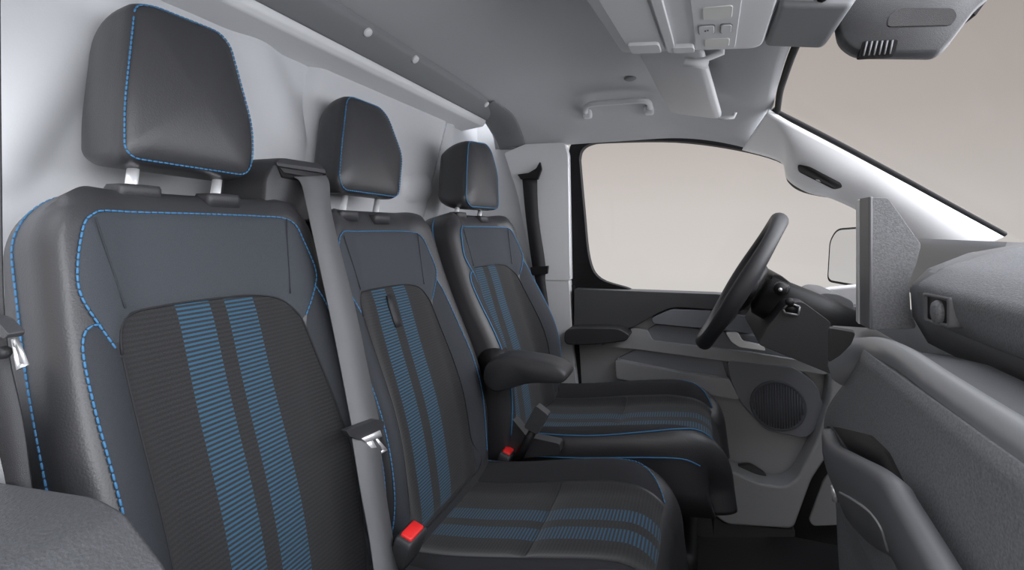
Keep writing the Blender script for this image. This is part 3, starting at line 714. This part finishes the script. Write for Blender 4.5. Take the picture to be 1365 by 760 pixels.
def patch(name, poly, fn, m, parent, step=.012, puff=.004, rho=.012, sink=-.0005, uvf=None):
    """cloth panel: 2D outline mapped onto a seat surface, puffed up between its seams"""
    P = [Vector(p[:2]) for p in poly]
    ring = resample(P+[P[0]], step)
    if (ring[-1]-ring[0]).length < step*.4: ring.pop()
    x0, x1 = min(p.x for p in ring), max(p.x for p in ring); y0, y1 = min(p.y for p in ring), max(p.y for p in ring)
    n = len(ring); pts = list(ring)
    def dist(p): return min(seg_dist(p, ring[i], ring[i-1]) for i in range(n))
    for d0 in (.003, .007):       # inner rings keep the seam crisp
        for i in range(n):
            tg = (ring[(i+1) % n]-ring[i-1]).normalized(); nn = Vector((-tg.y, tg.x))
            for sgn in (1, -1):
                q = ring[i]+nn*d0*sgn
                if inside(q, ring) and dist(q) > d0*.85: pts.append(q)
    i = 0; y = y0+step/2
    while y < y1:
        x = x0+step/2+(step/2 if i % 2 else 0)
        while x < x1:
            q = Vector((x, y))
            if inside(q, ring) and dist(q) > .010: pts.append(q)
            x += step
        y += step*.9; i += 1
    r = delaunay_2d_cdt(pts, [(i, (i+1) % n) for i in range(n)], [], 1, 1e-6)
    vs2, fs = r[0], [tuple(f) for f in r[2]]
    V = []
    for p in vs2:
        d = dist(p); V.append(fn(p.x, p.y, -sink+(puff+sink)*(1-math.exp(-d/rho))))
    return mesh_obj(name, V, fs, m, parent, uvs=[(uvf(p) if uvf else (p.x, p.y)) for p in vs2])
def stitches(name, line, fn, m, parent, r=.0012, step=.0075, h=.0015, dash=True):
    P = resample(smooth_line([Vector(p) for p in line], 6), step)
    mb = MB()
    if not dash: mb.tube([fn(p.x, p.y, h) for p in P], r, 6)
    else:
        for a, b in zip(P, P[1:]):
            q0, q1 = fn(a.x, a.y, h), fn(b.x, b.y, h); d = q1-q0
            mb.tube([q0+d*.03, q0+d*.16, q0+d*.78, q0+d*.92], [r*.5, r, r, r*.5], 6)
    return mb.build(name, m, parent)

def dress_back(B, parent, ts, ds, cloth, dash, r=.0012, left_outer=None):
    """yoke, striped insert, side cloths and seams of one backrest; ts scales the widths, ds shifts the seams"""
    T = lambda L, k=ds: [(t*ts+B.off, q+k) for t, q in L]
    arc = [(-.124, .405), (-.120, .430), (-.104, .446), (-.06, .4495), (0, .449), (.05, .446), (.088, .436), (.110, .414), (.119, .385)]
    top = [(-.153, .470), (-.151, .500), (-.140, .540), (-.130, .552), (-.112, .558), (-.04, .560), (.05, .560), (.110, .557), (.134, .545), (.143, .520), (.153, .475), (.148, .450), (.121, .402)]
    arcT, topT = T(arc), T(top)
    yoke = topT+[T([(.1195, .398)])[0]]+list(reversed(arcT[1:8]))+T([(-.126, .412), (-.134, .425)])
    patch('yoke', yoke, B.F, M['yoke'], parent, puff=.005)['label'] = 'slate cloth upper panel'
    ins = arcT+T([(.128, .30), (.132, .20), (.132, .10)])+[(.130*ts+B.off, .0), (-.120*ts+B.off, .0)]+T([(-.120, .10), (-.119, .20), (-.121, .30)])
    patch('striped_insert', ins, B.F, cloth, parent, puff=.006, rho=.02)['label'] = 'ribbed dark cloth panel with two blue line bands'
    stitches('insert_seam', arcT+ins[9:]+[arcT[0]], B.F, M['seam'], parent, .0013, h=.0012, dash=False)
    rs = T([(.146, .446), (.157, .415), (.165, .36), (.171, .28), (.174, .20), (.174, .12), (.172, .05)])
    ls = T([(-.140, .438), (-.153, .436), (-.160, .415), (-.161, .36), (-.160, .30), (-.160, .20), (-.159, .05)])
    patch('side_cloth', rs+T([(.135, .03), (.1325, .10), (.1325, .20), (.1285, .30), (.1195, .385), (.1225, .40)]), B.F, M['side'], parent, puff=.004)
    patch('side_cloth', list(reversed(ls))+T([(-.1285, .416), (-.1245, .402), (-.1215, .30), (-.1195, .20), (-.1205, .10), (-.121, .03)]), B.F, M['side'], parent, puff=.004)
    stitches('yoke_stitching', T([(-.130, .412), (-.143, .440)])+topT, B.F, M['blue'], parent, r, dash=dash)
    stitches('side_stitching', rs, B.F, M['blue'], parent, r, dash=dash)
    stitches('side_stitching', ls, B.F, M['blue'], parent, r, dash=dash)
    for L in ([(-.130, .548), (-.113, .448)], [(.120, .552), (.104, .436)]):
        stitches('yoke_seam', T([L[0], ((L[0][0]+L[1][0])/2, (L[0][1]+L[1][1])/2), L[1]]), B.F, M['side'], parent, .0009, h=.0052, dash=False)

class Cush:
    """one seat cushion: v along its length (0 at the back crease, then over the nose), t across"""
    def __init__(s, xb, xf, yc, wl, wr, zb, zf, drop=.17, bol=.03, R=.07):
        s.xb, s.xf, s.yc, s.wl, s.wr, s.zb, s.zf, s.drop, s.bol, s.R = xb, xf, yc, wl, wr, zb, zf, drop, bol, R
        s.L = (xf-R)-xb
    def prof(s, v):
        L = s.L
        if v <= L:
            k = v/L; return s.xb+v, s.zb+(s.zf-s.zb)*sstep(0, 1.15, k)*1.05, 0.0
        a = (v-L)/s.R
        if a < 1.45: return s.xb+L+s.R*math.sin(a), s.zf-s.R*(1-math.cos(a)), a
        e = (v-L)-1.45*s.R; return s.xb+L+s.R*math.sin(1.45)+.12*e, s.zf-s.R*(1-math.cos(1.45))-e, 1.45
    def w(s, t, v):
        w = s.wl if t < 0 else s.wr
        e = max(0, min(1, (v-(s.L-.13))/.26)); return w-.05*e*e
    def F(s, t, v, h=0):
        x, z, a = s.prof(v); w = s.w(t, v); u = min(1, abs(t)/w)
        b = s.bol*sstep(.45, .85, u)*(1-.6*sstep(s.L-.05, s.L+.10, v))-.004*(1-u*u)
        e = max(0, (u-.82)/.18); b -= .050*(1-math.sqrt(max(0, 1-e*e)))
        b += h
        return Vector((x+math.sin(a)*b, s.yc+t, z+math.cos(a)*b))
    def Fu(s, p, q, h=0): return s.F(q, p, h)      # (v, t) order
    def body(s, name, m, parent):
        N = 44; rows = []; V = [s.L*i/22 for i in range(22)]+[s.L+(1.45*s.R+s.drop-.06)*i/22 for i in range(23)]
        for v in V:
            row = [s.F((-math.cos(math.pi*k/N))*(s.wl if k < N/2 else s.wr) if False else (-math.cos(math.pi*k/N))*s.w(-1 if k < N/2 else 1, v), v) for k in range(N+1)]
            x, z, a = s.prof(v)
            for c in (1.0, .985, .93): 
                pt = row[N]; row.append(Vector((min(x, s.xf-.02) if c < 1 else pt.x, s.yc+s.w(1, v)*c, min(z-.05, s.zf-s.drop+.05) if c == 1.0 else s.zf-s.drop)))
            for c in (-.93, -.985, -1.0):
                pt = row[0]; row.append(Vector((min(x, s.xf-.02) if c > -1 else pt.x, s.yc+s.w(-1, v)*c, min(z-.05, s.zf-s.drop+.05) if c == -1.0 else s.zf-s.drop)))
            rows.append(row)
        return MB().loft(rows).build(name, m, parent)

def dress_cush(C, parent, cloth, ti0, ti1, dash, r=.0012, sides=(1, -1)):
    L = C.L; e = L+.052
    wl, wr = C.wl, C.wr
    ins1 = [(.02, ti0), (.02, ti1), (L*.60, ti1*1.02), (L*.602, ti0*1.02)]
    P1 = rounded([Vector(p) for p in ins1], .004, 2)
    uvf = lambda p: (p.y, p.x)
    patch('striped_insert', P1, C.Fu, cloth, parent, puff=.006, rho=.02, uvf=uvf)['label'] = 'ribbed dark cloth panel with two blue line bands'
    ins2 = [(L*.606, ti0*1.02), (L*.604, ti1*1.02), (L*.85, ti1*1.0), (e, ti1*.86), (e+.006, 0), (e, ti0*.86), (L*.85, ti0*1.0)]
    patch('striped_nose', ins2, C.Fu, cloth, parent, puff=.006, rho=.012, uvf=uvf)['label'] = 'front cloth panel with the blue bands'
    for sg, w, ti in ((1, wr, ti1), (-1, wl, abs(ti0))):
        o = [(.03, sg*w*.90), (L*.3, sg*w*.93), (L*.6, sg*w*.94), (L*.85, sg*w*.90), (L*1.0, sg*(w*.80)), (e, sg*ti*.90)]
        i = [(L*.85, sg*(ti*1.0+.003)), (L*.6, sg*(ti*1.02+.003)), (.03, sg*(ti+.003))]
        patch('side_cloth', o+i, C.Fu, M['plain'], parent, puff=.003)
        if sg in sides: stitches('piping', o, C.Fu, M['blue'], parent, r, dash=dash)

def head_rest(px, X, parent, backrest, base_pts, dash, depth=.118, stitch=True, r=.0012):
    """face outline in picture points on the plane X; crowned front, rounded sides"""
    P = [U(x, y, X=X) for x, y in px]
    zc = sum(p.z for p in P)/len(P); P = [Vector((p.x-(p.z-zc)*.10, p.y, p.z)) for p in P]
    f = rounded(P, .022, 6); c = sum(f, Vector())/len(f); n = Vector((.995, 0, .10))
    rows = []
    prof = [(.55, -depth)]+[(1.025-.24*(1-k/8)**2.2, -depth*(1-.012-(k/8)*.80)) for k in range(9)]
    for s, h in prof+[(1.025, -.014), (1.008, -.005), (.975, -.001), (.94, .002), (.80, .007), (.6, .010), (.35, .012), (.1, .013)]:
        rows.append([c+(p-c)*s+n*h for p in f])
    hr = MB().loft(rows).build('headrest', M['leather'], parent)
    line = [c+(p-c)*.985+n*.0 for p in f]; line.append(line[0])
    mb = MB(); R = resample(line, .0065)
    if dash:
        for a, b in zip(R, R[1:]): mb.tube([a+(b-a)*.03, a+(b-a)*.2, a+(b-a)*.75, a+(b-a)*.92], [r*.5, r, r, r*.5], 6)
    else: mb.tube(R[:-1], r, 6, closed=True)
    mb.build('stitching', M['blue'], hr)
    for (ax, ay), (bx, by), XX in base_pts:
        b = camera_hit(backrest, bx, by); a = U(ax, ay, X=X-.035); b = Vector((b.x-.010, b.y, b.z+.004))
        d = (b-a); a2 = a-d.normalized()*.035
        MB().tube([a2, a, b+Vector((0, 0, -.003))], .0066, 14).build('post', M['chrome'], hr)['label'] = 'bright steel post'
        g = MB(); q = rounded([Vector((-.016, -.025)), Vector((.016, -.025)), Vector((.016, .025)), Vector((-.016, .025))], .008, 4)
        g.loft([[b+Vector((p.x*k+.006, p.y*k, h)) for p in q] for k, h in ((1.0, -.014), (1.0, .0), (.93, .004), (.5, .005))])
        g.build('post_guide', M['soft'], parent)

C1 = stripe_fabric('striped_cloth', -.006, .010, .0415, .0054)
C2 = stripe_fabric('striped_cloth_centre', -.020, .0125, .041, .0054)
C3 = stripe_fabric('striped_cloth_driver', -.045, .018, .050, .0058)
CC2 = stripe_fabric('striped_cushion_centre', -.005, .011, .034, .0060)
CC3 = stripe_fabric('striped_cushion_driver', -.012, .013, .036, .0062)

bench = thing('passenger_bench', (-.45, .62, .25), 'two-seat passenger bench with blue stripes, nearest to the camera', 'seat', None)
B1 = Back(-.45, .435, .184, .190, S=.594, D=.088); B1.off = 0
B2 = Back(-.45, .80, .172, .203, S=.586); B2.off = -.004
b1 = B1.body('outer_backrest', M['leather'], bench); b2 = B2.body('centre_backrest', M['leather'], bench)
dress_back(B1, b1, 1.0, 0, C1, True)
dress_back(B2, b2, 1.0, -.024, C2, True, .0012)
# long blue seam on the outer flank of the near backrest
bvh = BVHTree.FromPolygons([v.co+bench.location for v in b1.data.vertices], [tuple(p.vertices) for p in b1.data.polygons])
def flank(q, n):
    h = bvh.ray_cast(B1.P(-.5, q, n), Vector((0, 1, 0)))[0]; return h+Vector((0, -.0004, 0))
def crest(t, n):
    up = Vector((-SA, 0, CA)); h = bvh.ray_cast(B1.P(t, .9, n), -up)[0]; return h+up*.0004
pts = [flank(q, n) for q, n in ((.20, -.008), (.30, -.018), (.40, -.034), (.48, -.044), (.53, -.048), (.555, -.050))]+[crest(t, n) for t, n in ((-.150, -.052), (-.130, -.054), (-.105, -.056))]
mb = MB(); R = resample(smooth_line(pts, 8), .0075)
for a, b in zip(R, R[1:]): mb.tube([a+(b-a)*.03, a+(b-a)*.2, a+(b-a)*.75, a+(b-a)*.92], [.0008, .0013, .0013, .0008], 6)
mb.build('flank_stitching', M['blue'], b1)
U2 = Cush(-.475, -.035, .80, .18, .210, .405, .468); c2 = U2.body('centre_cushion', M['leather'], bench); dress_cush(U2, c2, CC2, -.125, .125, True, .0013, (1,))
U1 = Cush(-.475, -.035, .435, .195, .18, .405, .468); c1 = U1.body('outer_cushion', M['leather'], bench); dress_cush(U1, c1, CC2, -.125, .125, False, .0013, ())
MB().box((-.27, .63, .14), (.38, .66, .28)).build('bench_base', M['black'], bench, bevel=.02)
head_rest([(186, 1), (212, 4), (300, 40), (314, 58), (336, 168), (334, 212), (324, 236), (170, 213), (158, 200), (162, 140)], -.632, bench, b1, [((178, 222), (181, 256), 0), ((290, 236), (293, 267), 0)], True)
head_rest([(468, 125), (512, 142), (522, 156), (537, 208), (527, 264), (452, 254), (447, 238), (455, 190)], -.660, bench, b2, [((460, 262), (461, 287), 0), ((503, 266), (505, 292), 0)], True, depth=.085, r=.0014)
# belt outlet housing between the two backrests
hb = [U(x, y, X=-.612) for x, y in ((352, 292), (355, 236), (372, 209), (430, 218), (437, 236), (442, 296))]
ho = rounded(hb, [.004, .012, .014, .010, .01, .004], 4); ce = sum(ho, Vector())/len(ho)
bh = MB().loft([[ce+(p-ce)*k+Vector((-h, 0, 0)) for p in ho] for k, h in ((.90, .105), (.98, .09), (1.01, .06), (1.0, .01), (.985, .002), (.96, 0))]).build('belt_outlet_housing', M['soft'], bench)
sl = rounded([U(x, y, X=-.6135) for x, y in ((367, 219), (376, 230), (424, 238), (434, 228), (430, 240), (420, 245), (374, 237))], .002, 2)
MB().prism(sl, (.004, 0, 0)).build('belt_slot', M['rubber'], bh)
MB().prism(rounded([U(x, y, X=-.611) for x, y in ((366, 216), (431, 225), (433, 232), (368, 222))], .002, 2), (.004, 0, 0)).build('slot_hood', M['soft'], bh, bevel=.002)
# pull strap on the centre backrest
q0 = [B2.F(-.029+d, .408-h, .0075) for d, h in ((0, .0), (-.001, .02), (0.002, .05), (.004, .062))]
MB().ribbon(q0, (0, .019, 0), .003).build('pull_strap', M['beltdk'], b2)['label'] = 'short dark pull strap'

ds_ = thing('driver_seat', (-.42, 1.24, .25), "driver's seat with armrest, blue stripes and piping, furthest of the seats", 'seat')
B3 = Back(-.4275, 1.235, .225, .240, S=.59, bol=.055, D=.11); B3.off = .0
b3 = B3.body('backrest', M['leather'], ds_); dress_back(B3, b3, 1.28, -.012, C3, False, .0017)
U3 = Cush(-.45, .055, 1.275, .205, .215, .425, .482, drop=.14, bol=.045); c3 = U3.body('cushion', M['leather'], ds_); dress_cush(U3, c3, CC3, -.13, .13, False, .0017)
st = [(.06, -.205), (.2, -.2055), (.35, -.204), (.42, -.198), (.46, -.185)]
mb = MB(); pts = [U3.F(-U3.w(-1, v)*.999, v, 0)+Vector((0, -.002, -.012)) for v, t in st]; mb.tube(smooth_line(pts, 5), .0017, 6); mb.build('flank_piping', M['blue'], c3)
fl2 = [B3.P(-B3.w(-1, q)-.001, q, n) for q, n in ((.15, -.03), (.25, -.03), (.4, -.035), (.5, -.04), (.55, -.045), (.58, -.05))]
MB().tube(smooth_line(fl2, 6), .0017, 6).build('flank_piping', M['blue'], b3)
head_rest([(628, 187), (652, 191), (658, 200), (664, 232), (661, 279), (622, 276), (617, 266), (622, 225)], -.600, ds_, b3, [((610, 276), (612, 287), 0), ((640, 281), (642, 292), 0)], False, depth=.10, r=.0016)
MB().box((-.20, 1.26, .13), (.40, .36, .26)).build('seat_pedestal', M['black'], ds_, bevel=.02)
# armrest hinged on the inner flank
ar = [(-.41, .598), (-.436, .620), (-.430, .664), (-.38, .684), (-.30, .680), (-.264, .672), (-.246, .656), (-.254, .638), (-.33, .630), (-.385, .606)]
pr = rounded([Vector(p) for p in ar], .018, 4); ca = sum(pr, Vector((0, 0)))/len(pr)
rows = []
for y, k in ((.945, .82), (.948, .93), (.955, .985), (.965, 1.0), (.998, 1.0), (1.008, .985), (1.015, .93), (1.018, .82)):
    rows.append([Vector((ca.x+(p.x-ca.x)*(k*.25+.75), y, ca.y+(p.y-ca.y)*k)) for p in pr])
MB().loft(rows).build('armrest', M['soft'], ds_)['label'] = 'charcoal inner armrest'
MB().tube([(-.44, 1.006, .645), (-.44, 1.05, .645)], .034, 20).build('armrest_pivot', M['black'], ds_)
sp = [U(x, y, Y=1.032) for x, y in ((640, 500), (652, 534), (672, 545), (702, 582), (746, 592), (746, 606), (690, 612), (640, 612))]
MB().prism(rounded(sp, .006, 3), (0, .03, 0)).build('side_shield', M['soft'], ds_, bevel=.006)
lv = [U(x, y, Y=1.30) for x, y in ((915, 615), (912, 640), (904, 655), (896, 668), (905, 680), (912, 672))]
MB().tube(smooth_line(lv, 4), .008, 8).build('slide_lever', M['black'], ds_)

# ------------------------------------------------------------------ seat belts and buckles
def belt_rows(L, R): 
    return [((a+b)/2, (b-a)) for a, b in zip(L, R)]
def belt(name, L, R, m, parent, thick=.0016):
    rows = []
    for i, (a, b) in enumerate(zip(L, R)):
        k0, k1 = max(0, i-1), min(len(L)-1, i+1)
        t = ((L[k1]+R[k1])-(L[k0]+R[k0])).normalized(); n = t.cross((b-a).normalized()).normalized()*thick/2
        rows.append([a+n, b+n, b-n, a-n])
    return MB().loft(rows).build(name, m, parent)
cbx = thing('seat_belt', U(450, 400, X=-.50), 'grey belt hanging from the outlet between the two passenger backrests', 'seat belt', None)
LX = [(392, 236, -.604), (402, 246, -.588), (412, 290, -.560), (440, 420, -.512), (455, 495, -.485), (470, 574, -.455)]
RX = [(434, 234, -.604), (439, 246, -.588), (443, 290, -.560), (473, 410, -.512), (490, 490, -.485), (506, 566, -.455)]
mid = lambda L: smooth_line([U(x, y, X=q) for x, y, q in L], 5)
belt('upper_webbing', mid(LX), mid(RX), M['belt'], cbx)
LX2 = [(469, 582, -.452), (480, 650, -.428), (492, 715, -.408), (500, 770, -.39)]
RX2 = [(505, 578, -.452), (513, 650, -.428), (523, 715, -.408), (532, 770, -.39)]
belt('lower_webbing', mid(LX2), mid(RX2), M['belt'], cbx)
tp = [U(x, y, X=-.447) for x, y in ((462, 574), (472, 570), (502, 559), (513, 562), (511, 573), (480, 587), (466, 582))]
MB().prism(rounded(tp, .003, 3), (-.010, 0, 0)).build('tongue_grip', M['soft'], cbx, bevel=.003)
to = [U(x, y, X=-.445) for x, y in ((483, 585), (507, 574), (510, 582), (504, 585), (517, 600), (507, 606), (500, 604), (489, 590))]
ti = [U(x, y, X=-.445) for x, y in ((497, 587), (501, 585), (511, 600), (506, 603))]
tg = MB(); c = to
quad = lambda a, b, c, d: tg.prism([a, b, c, d], (-.003, 0, 0))
quad(to[0], to[1], to[2], to[7]); quad(to[7], ti[0], ti[3], to[6]); quad(ti[0], to[7], to[2], ti[1]); quad(ti[1], to[3], to[4], ti[2]); quad(ti[3], ti[2], to[4], to[5]); quad(ti[3], to[5], to[6], ti[3]+Vector((0, .0005, 0)))
tg.build('tongue', M['chrome'], cbx)['label'] = 'bright metal belt tongue'

nb = thing('seat_belt', U(20, 430, Y=.205), 'dark belt with metal tongue at the left edge of the picture', 'seat belt')
Ln = [U(x, y, Y=.20) for x, y in ((-45, -40), (-40, 200), (-34, 430), (-10, 560), (8, 640), (20, 720))]
Rn = [U(x, y, Y=.208) for x, y in ((-1, -40), (1, 200), (6, 430), (30, 560), (41, 640), (52, 720))]
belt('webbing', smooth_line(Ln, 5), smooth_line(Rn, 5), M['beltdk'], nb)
gp_ = [U(x, y, Y=.203) for x, y in ((-30, 418), (8, 420), (18, 424), (35, 442), (30, 449), (10, 440), (-30, 436))]
MB().prism(rounded(gp_, .003, 3), (0, -.010, 0)).build('tongue_grip', M['soft'], nb, bevel=.002)
a = [U(x, y, Y=.206) for x, y in ((19, 452), (25, 450), (39, 486), (26, 493))]
b = [U(x, y, Y=.206) for x, y in ((23, 463), (25, 462), (33, 484), (28, 486))]
tg = MB()
for i in range(4): tg.prism([a[i], a[(i+1) % 4], b[(i+1) % 4], b[i]], (0, -.002, 0))
tg.build('tongue', M['chrome'], nb)
MB().tube([U(5, 470, Y=.203), U(5, 470, Y=.200)], .005, 12).build('stop_button', M['black'], nb)

db = thing('seat_belt', U(710, 300, Y=1.6), "dark belt hanging from the pillar behind the driver's door", 'seat belt')
Ld = [U(x, y, Y=1.606) for x, y in ((696, 236), (701, 290), (709, 352), (714, 375), (722, 420), (730, 500))]
Rd = [U(x, y, Y=1.606) for x, y in ((716, 238), (718, 290), (727, 352), (727, 375), (733, 420), (741, 500))]
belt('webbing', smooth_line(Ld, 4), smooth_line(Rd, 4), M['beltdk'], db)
dr_ = [U(x, y, Y=1.612) for x, y in ((691, 233), (706, 231), (716, 225), (721, 216), (723, 226), (718, 240), (706, 238), (696, 240))]
MB().prism(rounded(dr_, .004, 3), (0, -.012, 0)).build('guide_loop', M['black'], db, bevel=.003)
MB().prism(rounded([U(x, y, Y=1.604) for x, y in ((708, 356), (732, 354), (731, 365), (710, 367))], .004, 3), (0, -.012, 0)).build('stop_plate', M['black'], db, bevel=.003)

def buckle(px, X, label, group=None):
    q = [U(x, y, X=X) for x, y in px]      # top corners: back-left, back-right, front-right, front-left of the button
    ce = sum(q, Vector())/4; t = thing('belt_buckle', ce-Vector((0, 0, .06)), label, 'belt buckle', group)
    ax = Vector((.30, 0, .95)).normalized(); e1 = Vector((0, 1, 0)); e2 = ax.cross(e1)
    if e2.x < 0: e2 = -e2
    def sec(wy, wx, h): return [ce+e1*y+e2*x+ax*h for x, y in [(p.x, p.y) for p in rounded([Vector((-wx, -wy)), Vector((wx, -wy)), Vector((wx, wy)), Vector((-wx, wy))], .004, 3)]]
    MB().loft([sec(.020, .010, -.046), sec(.0235, .0125, -.034), sec(.024, .014, -.008), sec(.023, .013, 0), sec(.020, .011, .002)]).build('body', M['soft'], t)
    MB().loft([sec(.0175, .0095, -.002), sec(.0175, .0095, .0045), sec(.0155, .008, .006)]).build('release_button', M['red'], t)['label'] = 'red release button'
    return t
buckle([(532, 704), (547, 702), (567, 713), (548, 722)], -.385, 'belt buckle with red button between the bench cushions, nearest one')
buckle([(664, 598), (686, 598), (690, 604), (668, 606)], -.405, 'belt buckle with red button beside the driver seat')
# driver's buckle on its stalk
k3 = thing('belt_buckle', U(690, 600, Y=1.02), 'grey belt buckle tilted on a stalk beside the driver cushion', 'belt buckle')
hd = [U(x, y, Y=1.0) for x, y in ((714, 541), (731, 554), (716, 580), (698, 570))]
MB().prism(rounded(hd, .005, 3), (0, .024, 0)).build('body', M['pad'], k3, bevel=.004)
MB().tube([U(712, 572, Y=1.013), U(702, 590, Y=1.014), U(690, 612, Y=1.015)], [.009, .009, .011], 10).build('stalk', M['black'], k3)
